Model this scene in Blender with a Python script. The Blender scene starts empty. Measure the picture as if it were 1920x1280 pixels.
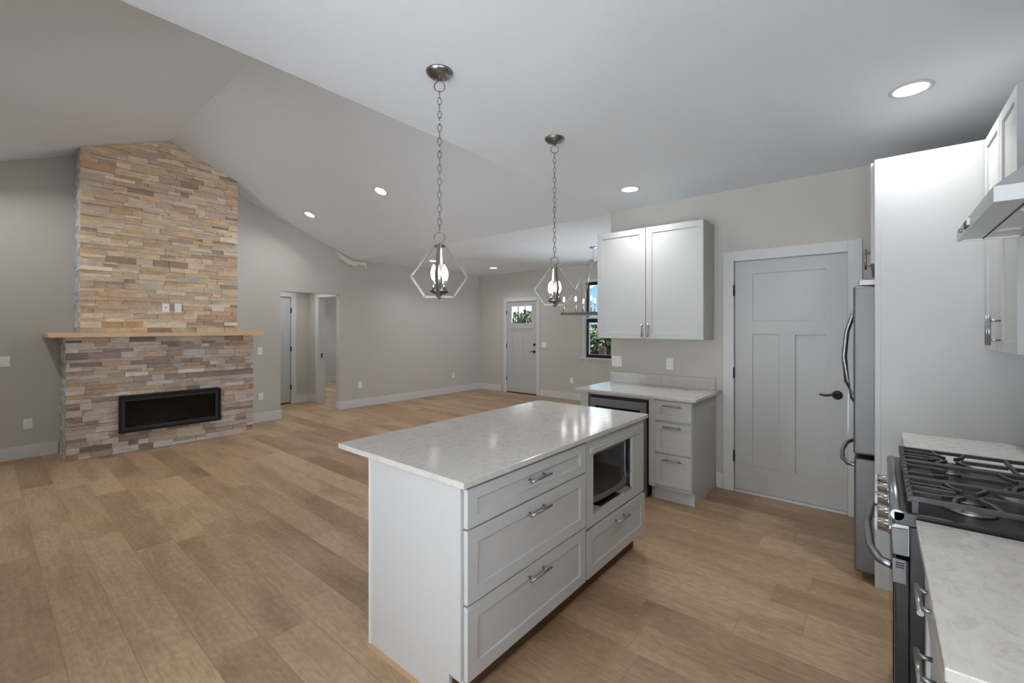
import bpy, bmesh, math, random
from mathutils import Vector, Matrix
random.seed(7)
R = math.radians
sc = bpy.context.scene
COL = sc.collection

# ------------------------------------------------------------------ camera, world, exposure
cam_d = bpy.data.cameras.new('camera'); cam = bpy.data.objects.new('camera', cam_d); COL.objects.link(cam)
cam_d.sensor_width = 36; cam_d.lens = 828.3/1920*36; cam_d.shift_y = -26/1920; cam_d.clip_start = 0.02
cam.location = (0, 0, 1.5)
cam.rotation_euler = (R(90), 0, 0.6922 - math.pi/2)
sc.camera = cam
sc.view_settings.view_transform = 'Standard'; sc.view_settings.look = 'None'
sc.view_settings.gamma = 1; sc.view_settings.use_curve_mapping = False
sc.view_settings.exposure = 0.86
sc.cycles.max_bounces = 8; sc.cycles.diffuse_bounces = 5; sc.cycles.glossy_bounces = 4
sc.cycles.transparent_max_bounces = 12
sc.cycles.caustics_reflective = False; sc.cycles.caustics_refractive = False
sc.cycles.sample_clamp_indirect = 4.0
sc.cycles.use_denoising = True

w = bpy.data.worlds.new('sky'); sc.world = w; w.use_nodes = True
nt = w.node_tree; nt.nodes.clear()
wo = nt.nodes.new('ShaderNodeOutputWorld'); bg = nt.nodes.new('ShaderNodeBackground')
tc = nt.nodes.new('ShaderNodeTexCoord'); no = nt.nodes.new('ShaderNodeTexNoise'); cr = nt.nodes.new('ShaderNodeValToRGB')
no.inputs['Scale'].default_value = 2.5; no.inputs['Detail'].default_value = 5
cr.color_ramp.elements[0].position = .38; cr.color_ramp.elements[0].color = (.70, .83, 1, 1)
cr.color_ramp.elements[1].position = .62; cr.color_ramp.elements[1].color = (.94, .97, 1, 1)
nt.links.new(tc.outputs['Generated'], no.inputs['Vector']); nt.links.new(no.outputs[0], cr.inputs[0])
nt.links.new(cr.outputs[0], bg.inputs[0]); nt.links.new(bg.outputs[0], wo.inputs[0])
bg.inputs['Strength'].default_value = 3.0
sun_d = bpy.data.lights.new('sun', 'SUN'); sun_d.energy = 70; sun_d.angle = R(1); sun_d.color = (1, .99, .97)
sun = bpy.data.objects.new('sun', sun_d); COL.objects.link(sun); sun.rotation_euler = (R(-38), 0, 0)   # high sun from behind the fireplace wall

CAN_POWER = 4.2      # watts of each recessed lamp
BULB = 15.0           # glow of the candle bulbs

# room dimensions (metres)
H = 2.77              # flat ceiling
XL, XK, XE, XF = -1.33, 4.44, 4.47, 7.87     # left wall, kitchen wall, eave of the vault, front wall
YR, YK, YD, YB = -.75, 2.265, 1.0, 7.55      # range wall, end of kitchen wall, dining side wall, fireplace wall
RX, RZ, SL = 1.57, 3.92, .3966               # ridge and slope
def vz(x): return RZ - SL*abs(x-RX)

# ------------------------------------------------------------------ materials
def new_mat(name):
    m = bpy.data.materials.new(name); m.use_nodes = True
    return m, m.node_tree, m.node_tree.nodes['Principled BSDF']
def s2l(c):
    return tuple((x/255/12.92 if x/255 <= .04045 else ((x/255+.055)/1.055)**2.4) for x in c) + (1,)
def mat(name, rgb, rough=.5, metal=0, spec=.5, bump=0, bscale=60, var=0, vscale=6, coat=0, emit=None, estr=0, stretch=None):
    m, n, b = new_mat(name)
    c = s2l(rgb)
    b.inputs['Base Color'].default_value = c; b.inputs['Roughness'].default_value = rough
    b.inputs['Metallic'].default_value = metal; b.inputs['Specular IOR Level'].default_value = spec
    b.inputs['Coat Weight'].default_value = coat
    t = n.nodes.new('ShaderNodeTexCoord'); vec = t.outputs['Object']
    if stretch:
        mp = n.nodes.new('ShaderNodeMapping'); mp.inputs['Scale'].default_value = stretch
        n.links.new(vec, mp.inputs[0]); vec = mp.outputs[0]
    if var:
        ns = n.nodes.new('ShaderNodeTexNoise'); ns.inputs['Scale'].default_value = vscale; ns.inputs['Detail'].default_value = 4
        mx = n.nodes.new('ShaderNodeMix'); mx.data_type = 'RGBA'
        mx.inputs[6].default_value = tuple(x*(1-var) for x in c[:3])+(1,); mx.inputs[7].default_value = tuple(min(1, x*(1+var)) for x in c[:3])+(1,)
        n.links.new(vec, ns.inputs['Vector']); n.links.new(ns.outputs[0], mx.inputs[0]); n.links.new(mx.outputs[2], b.inputs['Base Color'])
    if bump:
        ns = n.nodes.new('ShaderNodeTexNoise'); ns.inputs['Scale'].default_value = bscale; ns.inputs['Detail'].default_value = 3
        bp = n.nodes.new('ShaderNodeBump'); bp.inputs['Strength'].default_value = bump; bp.inputs['Distance'].default_value = .002
        n.links.new(vec, ns.inputs['Vector']); n.links.new(ns.outputs[0], bp.inputs['Height']); n.links.new(bp.outputs[0], b.inputs['Normal'])
    if emit:
        b.inputs['Emission Color'].default_value = s2l(emit); b.inputs['Emission Strength'].default_value = estr
    return m

WALL = mat('greige wall paint', (194, 190, 182), .75, bump=.15, bscale=250, var=.02, vscale=2)
CEIL = mat('white ceiling paint', (241, 248, 255), .85, bump=.2, bscale=180, var=.012, vscale=1.5)
TRIM = mat('white trim paint', (211, 211, 210), .4, var=.01)
CAB = mat('white cabinet paint', (187, 187, 185), .38, var=.01, vscale=2)
DOORP = mat('white door paint', (187, 187, 185), .42, var=.012, vscale=3)
STEEL = mat('brushed stainless steel', (150, 151, 153), .33, metal=1, bump=.12, bscale=30, stretch=(1, 1, 40))
FSTEEL = mat('fridge stainless', (112, 112, 112), .5, metal=.7, bump=.1, bscale=30, stretch=(1, 1, 40))
HOODM = mat('satin stainless steel', (215, 216, 218), .38, metal=.75, bump=.08, bscale=30, stretch=(1, 30, 1))
CHROME = mat('polished nickel', (186, 186, 186), .16, metal=1)
PEND = mat('brushed nickel lamp metal', (132, 131, 128), .3, metal=1)
NICKEL = mat('brushed nickel pull', (168, 168, 168), .3, metal=1)
BLACK = mat('matte black metal', (22, 22, 23), .45, spec=.4, var=.1)
BLACKG = mat('black glass', (14, 14, 16), .08, spec=.5)
ENAMEL = mat('black range enamel', (30, 31, 32), .3, spec=.5)
IRON = mat('cast iron grate', (52, 52, 54), .5, spec=.5, bump=.4, bscale=300)
PLATE = mat('white plastic wall plate', (238, 238, 236), .35)
SLOT = mat('dark slot', (60, 58, 56), .6)
MANTEL = mat('raw pine mantel wood', (214, 180, 140), .55, var=.08, vscale=5, stretch=(.6, 8, 8))
SHOE = mat('oak shoe moulding', (176, 142, 108), .5, var=.08, vscale=8)
SHADEW = mat('shaded toe kick board', (92, 66, 42), .6, var=.1)  # shadow under the island painted in as a wood-brown tone
KICKG = mat('grey unfinished panel', (150, 152, 155), .6)
RUB = mat('dark interior', (28, 28, 29), .7)
SOIL = mat('pale bounce ground', (182, 187, 194), .9, var=.25, vscale=1.5)  # ground made pale to bounce daylight up to the ceilings
CONC = mat('pale concrete drive', (212, 216, 221), .9, var=.06, vscale=1)
SIDING = mat('pale blue siding', (64, 86, 96), .9, spec=.05, var=.03)
PORCH = mat('brown porch wood', (26, 20, 16), .9, spec=.04)
PLASTIC = mat('pale torn film', (240, 238, 230), .5, var=.05)

def emat(name, rgb, s):
    m = bpy.data.materials.new(name); m.use_nodes = True; n = m.node_tree; n.nodes.clear()
    o = n.nodes.new('ShaderNodeOutputMaterial'); e = n.nodes.new('ShaderNodeEmission')
    e.inputs[0].default_value = s2l(rgb); e.inputs[1].default_value = s; n.links.new(e.outputs[0], o.inputs[0]); return m
BULBM = emat('lit candle bulb', (255, 246, 232), BULB)
LENSM = emat('lit recessed lens', (255, 252, 246), 6)
def glass_mat(name, tint=(1, 1, 1, 1), rough=.02):
    m = bpy.data.materials.new(name); m.use_nodes = True; n = m.node_tree; n.nodes.clear()
    o = n.nodes.new('ShaderNodeOutputMaterial'); tr = n.nodes.new('ShaderNodeBsdfTransparent'); g = n.nodes.new('ShaderNodeBsdfGlossy')
    f = n.nodes.new('ShaderNodeFresnel'); mx = n.nodes.new('ShaderNodeMixShader')
    tr.inputs[0].default_value = tint; g.inputs['Roughness'].default_value = rough; f.inputs[0].default_value = 1.45
    n.links.new(f.outputs[0], mx.inputs[0]); n.links.new(tr.outputs[0], mx.inputs[1]); n.links.new(g.outputs[0], mx.inputs[2]); n.links.new(mx.outputs[0], o.inputs[0])
    return m
GLASS = glass_mat('window glass'); COOLG = glass_mat('smoked cooler glass', (.12, .12, .13, 1), .04)

def quartz():
    m, n, b = new_mat('white quartz with beige veining')
    L = n.links.new; N = n.nodes.new
    t = N('ShaderNodeTexCoord'); mp = N('ShaderNodeMapping'); mp.inputs['Scale'].default_value = (1, 1.7, 1); mp.inputs['Rotation'].default_value = (0, 0, .5)
    L(t.outputs['Object'], mp.inputs[0])
    a = N('ShaderNodeTexNoise'); a.inputs['Scale'].default_value = 17; a.inputs['Detail'].default_value = 9; a.inputs['Roughness'].default_value = .68; a.inputs['Distortion'].default_value = 1.3
    L(mp.outputs[0], a.inputs['Vector'])
    r = N('ShaderNodeValToRGB'); e = r.color_ramp.elements
    e[0].position = .30; e[0].color = s2l((181, 176, 168)); e[1].position = .62; e[1].color = s2l((203, 200, 195))
    k = r.color_ramp.elements.new(.46); k.color = s2l((196, 193, 187))
    L(a.outputs[0], r.inputs[0])
    v = N('ShaderNodeTexNoise'); v.inputs['Scale'].default_value = 9; v.inputs['Detail'].default_value = 6; v.inputs['Distortion'].default_value = 2.2
    L(mp.outputs[0], v.inputs['Vector'])
    r2 = N('ShaderNodeValToRGB'); e = r2.color_ramp.elements
    e[0].position = .485; e[0].color = (0, 0, 0, 1); e[1].position = .515; e[1].color = (0, 0, 0, 1); k = e.new(.5); k.color = (1, 1, 1, 1)
    L(v.outputs[0], r2.inputs[0])
    mk = N('ShaderNodeTexNoise'); mk.inputs['Scale'].default_value = 4; L(t.outputs['Object'], mk.inputs['Vector'])
    r3 = N('ShaderNodeValToRGB'); r3.color_ramp.elements[0].position = .5; r3.color_ramp.elements[1].position = .65; L(mk.outputs[0], r3.inputs[0])
    mu = N('ShaderNodeMath'); mu.operation = 'MULTIPLY'; L(r2.outputs[0], mu.inputs[0]); L(r3.outputs[0], mu.inputs[1])
    m2 = N('ShaderNodeMath'); m2.operation = 'MULTIPLY'; m2.inputs[1].default_value = .5; L(mu.outputs[0], m2.inputs[0])
    mx = N('ShaderNodeMix'); mx.data_type = 'RGBA'; L(m2.outputs[0], mx.inputs[0]); L(r.outputs[0], mx.inputs[6]); mx.inputs[7].default_value = s2l((170, 162, 152))
    L(mx.outputs[2], b.inputs['Base Color']); b.inputs['Roughness'].default_value = .13; b.inputs['Specular IOR Level'].default_value = .6
    return m
QUARTZ = quartz()

def planks():
    m, n, b = new_mat('light oak vinyl planks')
    L = n.links.new; N = n.nodes.new
    def M(op, a, c=None, clamp=False):
        x = N('ShaderNodeMath'); x.operation = op; x.use_clamp = clamp
        for i, v in enumerate((a, c)):
            if v is None: continue
            if isinstance(v, (int, float)): x.inputs[i].default_value = v
            else: L(v, x.inputs[i])
        return x.outputs[0]
    PW, PL = .211, 1.52
    t = N('ShaderNodeTexCoord'); sp = N('ShaderNodeSeparateXYZ'); L(t.outputs['Object'], sp.inputs[0])
    u = M('DIVIDE', M('SUBTRACT', sp.outputs[0], .455-PW*20), PW); ci = M('FLOOR', u); cf = M('FRACT', u)
    wn = N('ShaderNodeTexWhiteNoise'); wn.noise_dimensions = '1D'; L(ci, wn.inputs['W'])
    v = M('ADD', M('DIVIDE', M('ADD', sp.outputs[1], 20), PL), wn.outputs['Value']); ri = M('FLOOR', v); rf = M('FRACT', v)
    cb = N('ShaderNodeCombineXYZ'); L(ci, cb.inputs[0]); L(ri, cb.inputs[1])
    w2 = N('ShaderNodeTexWhiteNoise'); w2.noise_dimensions = '2D'; L(cb.outputs[0], w2.inputs['Vector'])
    # grain coordinates, shifted per plank
    sh = M('MULTIPLY', w2.outputs['Value'], 37.0)
    gc = N('ShaderNodeCombineXYZ'); L(M('ADD', sp.outputs[0], sh), gc.inputs[0]); L(M('MULTIPLY', sp.outputs[1], .09), gc.inputs[1]); L(sh, gc.inputs[2])
    g1 = N('ShaderNodeTexNoise'); g1.inputs['Scale'].default_value = 60; g1.inputs['Detail'].default_value = 9; g1.inputs['Roughness'].default_value = .7; g1.inputs['Distortion'].default_value = .25; L(gc.outputs[0], g1.inputs['Vector'])
    gd = N('ShaderNodeCombineXYZ'); L(M('ADD', sp.outputs[0], sh), gd.inputs[0]); L(M('MULTIPLY', sp.outputs[1], .26), gd.inputs[1]); L(sh, gd.inputs[2])
    g2 = N('ShaderNodeTexNoise'); g2.inputs['Scale'].default_value = 3.6; g2.inputs['Detail'].default_value = 4; g2.inputs['Distortion'].default_value = .4; L(gd.outputs[0], g2.inputs['Vector'])
    # cathedral rings
    wv = N('ShaderNodeTexWave'); wv.wave_type = 'RINGS'; wv.inputs['Scale'].default_value = 16; wv.inputs['Distortion'].default_value = 14; wv.inputs['Detail'].default_value = 2; wv.inputs['Detail Scale'].default_value = .8
    ge = N('ShaderNodeCombineXYZ'); L(M('ADD', sp.outputs[0], sh), ge.inputs[0]); L(M('MULTIPLY', sp.outputs[1], .22), ge.inputs[1]); L(ge.outputs[0], wv.inputs['Vector'])
    tone = N('ShaderNodeValToRGB'); e = tone.color_ramp.elements
    e[0].position = 0; e[0].color = s2l((158, 129, 101)); e[1].position = 1; e[1].color = s2l((187, 159, 129))
    k = e.new(.35); k.color = s2l((172, 143, 114)); L(w2.outputs['Value'], tone.inputs[0])
    blot = N('ShaderNodeValToRGB'); blot.color_ramp.elements[0].position = .34; blot.color_ramp.elements[1].position = .52
    blot.color_ramp.elements[0].color = (.74, .70, .65, 1); blot.color_ramp.elements[1].color = (1, 1, 1, 1); L(g2.outputs[0], blot.inputs[0])
    gr = N('ShaderNodeValToRGB'); gr.color_ramp.elements[0].position = .3; gr.color_ramp.elements[1].position = .62
    gr.color_ramp.elements[0].color = (.74, .71, .67, 1); gr.color_ramp.elements[1].color = (1.04, 1.04, 1.04, 1); L(g1.outputs[0], gr.inputs[0])
    wr = N('ShaderNodeValToRGB'); wr.color_ramp.elements[0].color = (.93, .92, .90, 1); wr.color_ramp.elements[1].color = (1.02, 1.02, 1.02, 1); L(wv.outputs[0], wr.inputs[0])
    def mul(a, c):
        x = N('ShaderNodeMix'); x.data_type = 'RGBA'; x.blend_type = 'MULTIPLY'; x.inputs[0].default_value = 1; L(a, x.inputs[6]); L(c, x.inputs[7]); return x.outputs[2]
    col = mul(mul(mul(tone.outputs[0], blot.outputs[0]), gr.outputs[0]), wr.outputs[0])
    # joints
    ex = M('MULTIPLY', M('MINIMUM', cf, M('SUBTRACT', 1, cf)), PW); ey = M('MULTIPLY', M('MINIMUM', rf, M('SUBTRACT', 1, rf)), PL)
    ed = M('DIVIDE', M('MINIMUM', ex, ey), .0022, True)
    j = N('ShaderNodeMix'); j.data_type = 'RGBA'; L(ed, j.inputs[0]); j.inputs[6].default_value = s2l((128, 102, 78)); L(col, j.inputs[7])
    L(j.outputs[2], b.inputs['Base Color'])
    b.inputs['Roughness'].default_value = .42; b.inputs['Specular IOR Level'].default_value = .35
    bp = N('ShaderNodeBump'); bp.inputs['Strength'].default_value = .25; bp.inputs['Distance'].default_value = .0015
    L(M('ADD', M('MULTIPLY', g1.outputs[0], .4), ed), bp.inputs['Height']); L(bp.outputs[0], b.inputs['Normal'])
    return m
FLOOR = planks()

def stone(name):
    m, n, b = new_mat(name)
    L = n.links.new; N = n.nodes.new
    a = N('ShaderNodeAttribute'); a.attribute_name = 'stone'
    t = N('ShaderNodeTexCoord'); mp = N('ShaderNodeMapping'); mp.inputs['Scale'].default_value = (1, 1, 2.6); L(t.outputs['Object'], mp.inputs[0])
    g = N('ShaderNodeTexNoise'); g.inputs['Scale'].default_value = 13; g.inputs['Detail'].default_value = 8; g.inputs['Roughness'].default_value = .7; L(mp.outputs[0], g.inputs['Vector'])
    r = N('ShaderNodeValToRGB'); r.color_ramp.elements[0].position = .3; r.color_ramp.elements[1].position = .7
    r.color_ramp.elements[0].color = (.80, .77, .74, 1); r.color_ramp.elements[1].color = (1.2, 1.2, 1.2, 1); L(g.outputs[0], r.inputs[0])
    x = N('ShaderNodeMix'); x.data_type = 'RGBA'; x.blend_type = 'MULTIPLY'; x.inputs[0].default_value = 1; L(a.outputs['Color'], x.inputs[6]); L(r.outputs[0], x.inputs[7])
    L(x.outputs[2], b.inputs['Base Color']); b.inputs['Roughness'].default_value = .8; b.inputs['Specular IOR Level'].default_value = .3
    g2 = N('ShaderNodeTexNoise'); g2.inputs['Scale'].default_value = 45; g2.inputs['Detail'].default_value = 6; L(mp.outputs[0], g2.inputs['Vector'])
    bp = N('ShaderNodeBump'); bp.inputs['Strength'].default_value = .7; bp.inputs['Distance'].default_value = .006; L(g2.outputs[0], bp.inputs['Height']); L(bp.outputs[0], b.inputs['Normal'])
    return m
STONE = stone('split ledgestone')

def leafm(name, c1, c2):
    m, n, b = new_mat(name); L = n.links.new; N = n.nodes.new
    t = N('ShaderNodeTexCoord'); g = N('ShaderNodeTexNoise'); g.inputs['Scale'].default_value = 9; L(t.outputs['Object'], g.inputs['Vector'])
    r = N('ShaderNodeValToRGB'); r.color_ramp.elements[0].position = .4; r.color_ramp.elements[1].position = .6
    r.color_ramp.elements[0].color = s2l(c1); r.color_ramp.elements[1].color = s2l(c2); L(g.outputs[0], r.inputs[0]); L(r.outputs[0], b.inputs['Base Color'])
    b.inputs['Roughness'].default_value = .9; b.inputs['Specular IOR Level'].default_value = .1; return m
LEAF = leafm('green foliage', (9, 15, 7), (30, 42, 18))

# ------------------------------------------------------------------ mesh helpers
WL = {}
def wl(p): return WL.get(p.name, Vector((0, 0, 0))) if p else Vector((0, 0, 0))
class MB:
    def __init__(s): s.bm = bmesh.new(); s.mi = 0; s.mats = []
    def m(s, material):
        if material not in s.mats: s.mats.append(material)
        s.mi = s.mats.index(material); return s
    def face(s, pts):
        f = s.bm.faces.new([s.bm.verts.new(p) for p in pts]); f.material_index = s.mi; return f
    def box(s, x0, x1, y0, y1, z0, z1):
        x0, x1 = min(x0, x1), max(x0, x1); y0, y1 = min(y0, y1), max(y0, y1); z0, z1 = min(z0, z1), max(z0, z1)
        v = [s.bm.verts.new((x, y, z)) for z in (z0, z1) for y in (y0, y1) for x in (x0, x1)]
        for q in ((0, 2, 3, 1), (4, 5, 7, 6), (0, 1, 5, 4), (2, 6, 7, 3), (0, 4, 6, 2), (1, 3, 7, 5)):
            f = s.bm.faces.new([v[i] for i in q]); f.material_index = s.mi
        return s
    def prism(s, poly, axis, a0, a1):
        """poly: 2-D points in the two remaining axes (order xyz without axis)"""
        def P(p, a):
            l = list(p); l.insert('xyz'.index(axis), a); return l
        A = [s.bm.verts.new(P(p, a0)) for p in poly]; B = [s.bm.verts.new(P(p, a1)) for p in poly]
        fs = [s.bm.faces.new(A), s.bm.faces.new(B)]
        for i in range(len(poly)):
            j = (i+1) % len(poly); fs.append(s.bm.faces.new((A[i], A[j], B[j], B[i])))
        for f in fs: f.material_index = s.mi
        bmesh.ops.recalc_face_normals(s.bm, faces=fs); return s
    def tube(s, pts, r, seg=10, close=False, flat=None):
        """round (or flat: (a,b) half sizes) section swept along points"""
        pts = [Vector(p) for p in pts]; n = len(pts); rings = []
        up0 = Vector((0, 0, 1))
        for i, p in enumerate(pts):
            if close: d = pts[(i+1) % n]-pts[i-1]
            else: d = pts[min(i+1, n-1)]-pts[max(i-1, 0)]
            d.normalize(); up = up0 if abs(d.z) < .95 else Vector((0, 1, 0))
            a = d.cross(up).normalized(); b = a.cross(d).normalized()
            rr = r[i] if isinstance(r, (list, tuple)) else r
            if flat: sec = [a*flat[0]*sx+b*flat[1]*sy for sx, sy in ((-1, -1), (1, -1), (1, 1), (-1, 1))]
            else: sec = [(a*math.cos(2*math.pi*k/seg)+b*math.sin(2*math.pi*k/seg))*rr for k in range(seg)]
            rings.append([s.bm.verts.new(p+q) for q in sec])
        m_ = len(rings[0])
        for i in range(n if close else n-1):
            A, B = rings[i], rings[(i+1) % n]
            for k in range(m_):
                f = s.bm.faces.new((A[k], A[(k+1) % m_], B[(k+1) % m_], B[k])); f.material_index = s.mi; f.smooth = not flat
        if not close:
            for rg in (rings[0][::-1], rings[-1]):
                f = s.bm.faces.new(rg); f.material_index = s.mi
        return s
    def cyl(s, p0, p1, r, seg=20): return s.tube([p0, p1], r, seg)
    def lathe(s, prof, c=(0, 0, 0), seg=28, axis='z'):
        rings = []
        for r, h in prof:
            ring = []
            for k in range(seg):
                a = 2*math.pi*k/seg; q = (r*math.cos(a), r*math.sin(a), h)
                if axis == 'x': q = (q[2], q[0], q[1])
                if axis == 'y': q = (q[0], q[2], q[1])
                ring.append(s.bm.verts.new(Vector(c)+Vector(q)))
            rings.append(ring)
        fs = []
        for A, B in zip(rings, rings[1:]):
            for k in range(seg):
                f = s.bm.faces.new((A[k], A[(k+1) % seg], B[(k+1) % seg], B[k])); f.smooth = True; fs.append(f)
        for rg, pr in ((rings[0][::-1], prof[0]), (rings[-1], prof[-1])):
            if pr[0] < .0015: fs.append(s.bm.faces.new(rg))
        for f in fs: f.material_index = s.mi
        bmesh.ops.recalc_face_normals(s.bm, faces=fs); return s
    def relief(s, us, zs, rec, thick, T):
        """rec(i,j)=recess depth of the cell, T(u,z,d)->world, d = distance in front of the back plane"""
        nu, nz = len(us)-1, len(zs)-1
        h = [[thick-rec(i, j) for j in range(nz)] for i in range(nu)]
        def q(*p): return s.face([T(*x) for x in p])
        for i in range(nu):
            for j in range(nz):
                a, b_, c, d = us[i], us[i+1], zs[j], zs[j+1]; t = h[i][j]
                q((a, c, t), (b_, c, t), (b_, d, t), (a, d, t))
                q((a, c, 0), (b_, c, 0), (b_, d, 0), (a, d, 0))
                for (k, l, e) in ((i-1, j, 'l'), (i+1, j, 'r'), (i, j-1, 'b'), (i, j+1, 't')):
                    o = h[k][l] if 0 <= k < nu and 0 <= l < nz else 0
                    if o >= t: continue
                    if e == 'l': q((a, c, o), (a, d, o), (a, d, t), (a, c, t))
                    if e == 'r': q((b_, c, o), (b_, d, o), (b_, d, t), (b_, c, t))
                    if e == 'b': q((a, c, o), (b_, c, o), (b_, c, t), (a, c, t))
                    if e == 't': q((a, d, o), (b_, d, o), (b_, d, t), (a, d, t))
        bmesh.ops.remove_doubles(s.bm, verts=s.bm.verts[:], dist=1e-5)
        bmesh.ops.recalc_face_normals(s.bm, faces=s.bm.faces[:])
        return s
    def build(s, name, material=None, parent=None, bevel=0, origin=None, seg=2, smooth=False):
        o0 = wl(parent) if parent else Vector(origin or (0, 0, 0))
        for v in s.bm.verts: v.co -= o0
        me = bpy.data.meshes.new(name); s.bm.to_mesh(me); s.bm.free()
        for k in (s.mats or [material]): me.materials.append(k)
        if smooth:
            for p in me.polygons: p.use_smooth = True
        o = bpy.data.objects.new(name, me); COL.objects.link(o)
        if parent: o.parent = parent; WL[o.name] = wl(parent)
        else: o.location = o0; WL[o.name] = o0.copy()
        if bevel:
            b = o.modifiers.new('bevel', 'BEVEL'); b.width = bevel; b.segments = seg; b.limit_method = 'ANGLE'; b.angle_limit = R(40)
        return o
def tag(o, label, cat, group=None):
    o['label'] = label; o['category'] = cat
    if group: o['group'] = group
    return o
def thing(name, loc, label, cat, group=None):
    o = bpy.data.objects.new(name, None); COL.objects.link(o); o.location = loc; o.empty_display_size = .1
    WL[o.name] = Vector(loc); return tag(o, label, cat, group)
def struct(o): o['kind'] = 'structure'; return o
def copy_tree(root, loc, rot=None, label=None):
    r = root.copy(); COL.objects.link(r); r.location = loc
    if rot is not None: r.rotation_euler = rot
    if label: r['label'] = label
    def rec(a, b):
        for ch in list(a.children):
            c = ch.copy(); COL.objects.link(c); c.parent = b; rec(ch, c)
    rec(root, r); return r
# faces looking towards -x / +y / -y: T maps (u, z, depth)
def TX(xb): return lambda u, z, d: (xb-d, u, z)       # front faces -x, back plane at xb
def TY(yb): return lambda u, z, d: (u, yb+d, z)       # front faces +y
def TYn(yb): return lambda u, z, d: (u, yb-d, z)      # front faces -y
def shaker(T, u0, u1, z0, z1, fr=.057, th=.02, rc=.008):
    mb = MB(); fz = min(fr, (z1-z0)*.3)
    return mb.relief([u0, u0+fr, u1-fr, u1], [z0, z0+fz, z1-fz, z1], lambda i, j: rc if (i, j) == (1, 1) else 0, th, T)
def pull(T, u, z, vertical=False, L=.15, off=.032, d0=.02, r=.006, name='handle', parent=None):
    mb = MB(); s = L*.33
    if vertical:
        mb.cyl(T(u, z-L/2, d0+off), T(u, z+L/2, d0+off), r, 12)
        for k in (-s, s): mb.cyl(T(u, z+k, d0), T(u, z+k, d0+off), r*.8, 10)
    else:
        mb.cyl(T(u-L/2, z, d0+off), T(u+L/2, z, d0+off), r, 12)
        for k in (-s, s): mb.cyl(T(u+k, z, d0), T(u+k, z, d0+off), r*.8, 10)
    return mb.build(name, NICKEL, parent)

# ------------------------------------------------------------------ room shell
struct(MB().box(XL-.15, XF+.15, YR-.15, 11.95, -.12, 0).build('floor', FLOOR))
# flat ceiling of the kitchen, of the dining and entry side, and of the hall and bedroom
struct(MB().box(XL-.15, XE, YR-.15, YK, H, H+.12).build('ceiling', CEIL))
struct(MB().box(XE, XF+.15, YR-.15, YB+.12, H, H+.12).build('ceiling', CEIL))
struct(MB().box(2.8, XF+.15, YB+.12, 11.95, H-.2, H-.08).build('ceiling', CEIL))
# vault
t = .12
struct(MB().prism([(RX, RZ), (XE+.02, vz(XE+.02)), (XE+.02, vz(XE+.02)+t), (RX, RZ+t)], 'y', YK-.1, YB+.12).build('ceiling', CEIL))
struct(MB().prism([(RX, RZ), (XL-.15, vz(XL-.15)), (XL-.15, vz(XL-.15)+t), (RX, RZ+t)], 'y', YK-.1, YB+.12).build('ceiling', CEIL))
# gable wall over the kitchen edge
struct(MB().prism([(XL-.15, H+.001), (XE, H+.001), (XE, vz(XE)), (RX, RZ), (XL-.15, max(H+.002, vz(XL-.15)))], 'y', YK-.12, YK).build('wall_gable', CEIL))
# fireplace wall with hall opening
HO0, HO1, HOZ = 3.156, 4.191, 2.10
mb = MB()
mb.prism([(XL-.15, 0), (HO0, 0), (HO0, vz(HO0)), (RX, RZ), (XL-.15, vz(XL-.15))], 'y', YB, YB+.12)
mb.prism([(HO0, HOZ), (HO1, HOZ), (HO1, vz(HO1)), (HO0, vz(HO0))], 'y', YB, YB+.12)
mb.prism([(HO1, 0), (XF+.15, 0), (XF+.15, H), (XE, H), (HO1, vz(HO1))], 'y', YB, YB+.12)
struct(mb.build('wall_back', WALL))
# front wall (entry door, dining window)
DY0, DY1, DZ = 5.80, 6.69, 2.115
WY0, WY1, WZ0, WZ1 = 1.3, 4.60, .895, 2.42  # hidden right part of the window widened for more bounce light
def wall_x(name, x0, x1, y0, y1, holes, z1=H):
    mb = MB(); y = y0
    for (a, b, c, d) in holes:
        mb.box(x0, x1, y, a, 0, z1)
        if c > 0: mb.box(x0, x1, a, b, 0, c)
        mb.box(x0, x1, a, b, d, z1); y = b
    mb.box(x0, x1, y, y1, 0, z1); return struct(mb.build(name, WALL))
def wall_y(name, y0, y1, x0, x1, holes, z1=H):
    mb = MB(); x = x0
    for (a, b, c, d) in holes:
        mb.box(x, a, y0, y1, 0, z1)
        if c > 0: mb.box(a, b, y0, y1, 0, c)
        mb.box(a, b, y0, y1, d, z1); x = b
    mb.box(x, x1, y0, y1, 0, z1); return struct(mb.build(name, WALL))
wall_x('wall_front', XF, XF+.15, YD-.12, YB, [(WY0, WY1, WZ0, WZ1), (DY0, DY1, 0, DZ)])
KD0, KD1, KDZ = .17, 1.03, 2.12
wall_x('wall_kitchen', XK, XK+.12, YR, YK, [(KD0, KD1, 0, KDZ)])
wall_y('wall_range', YR-.12, YR, XL, XK+.12, [(-1.0, .9, 1.1, 2.25)])
LW = [(-.5, 1.95, 0, 2.2), (4.4, 5.6, .4, 2.2)]
wall_x('wall_left', XL-.15, XL, YR-.12, YB, LW, z1=vz(XL)-.005)
wall_y('wall_dining', YD-.12, YD, XK+.12, XF, [(5.3, 7.1, .9, 2.3)])
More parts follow.
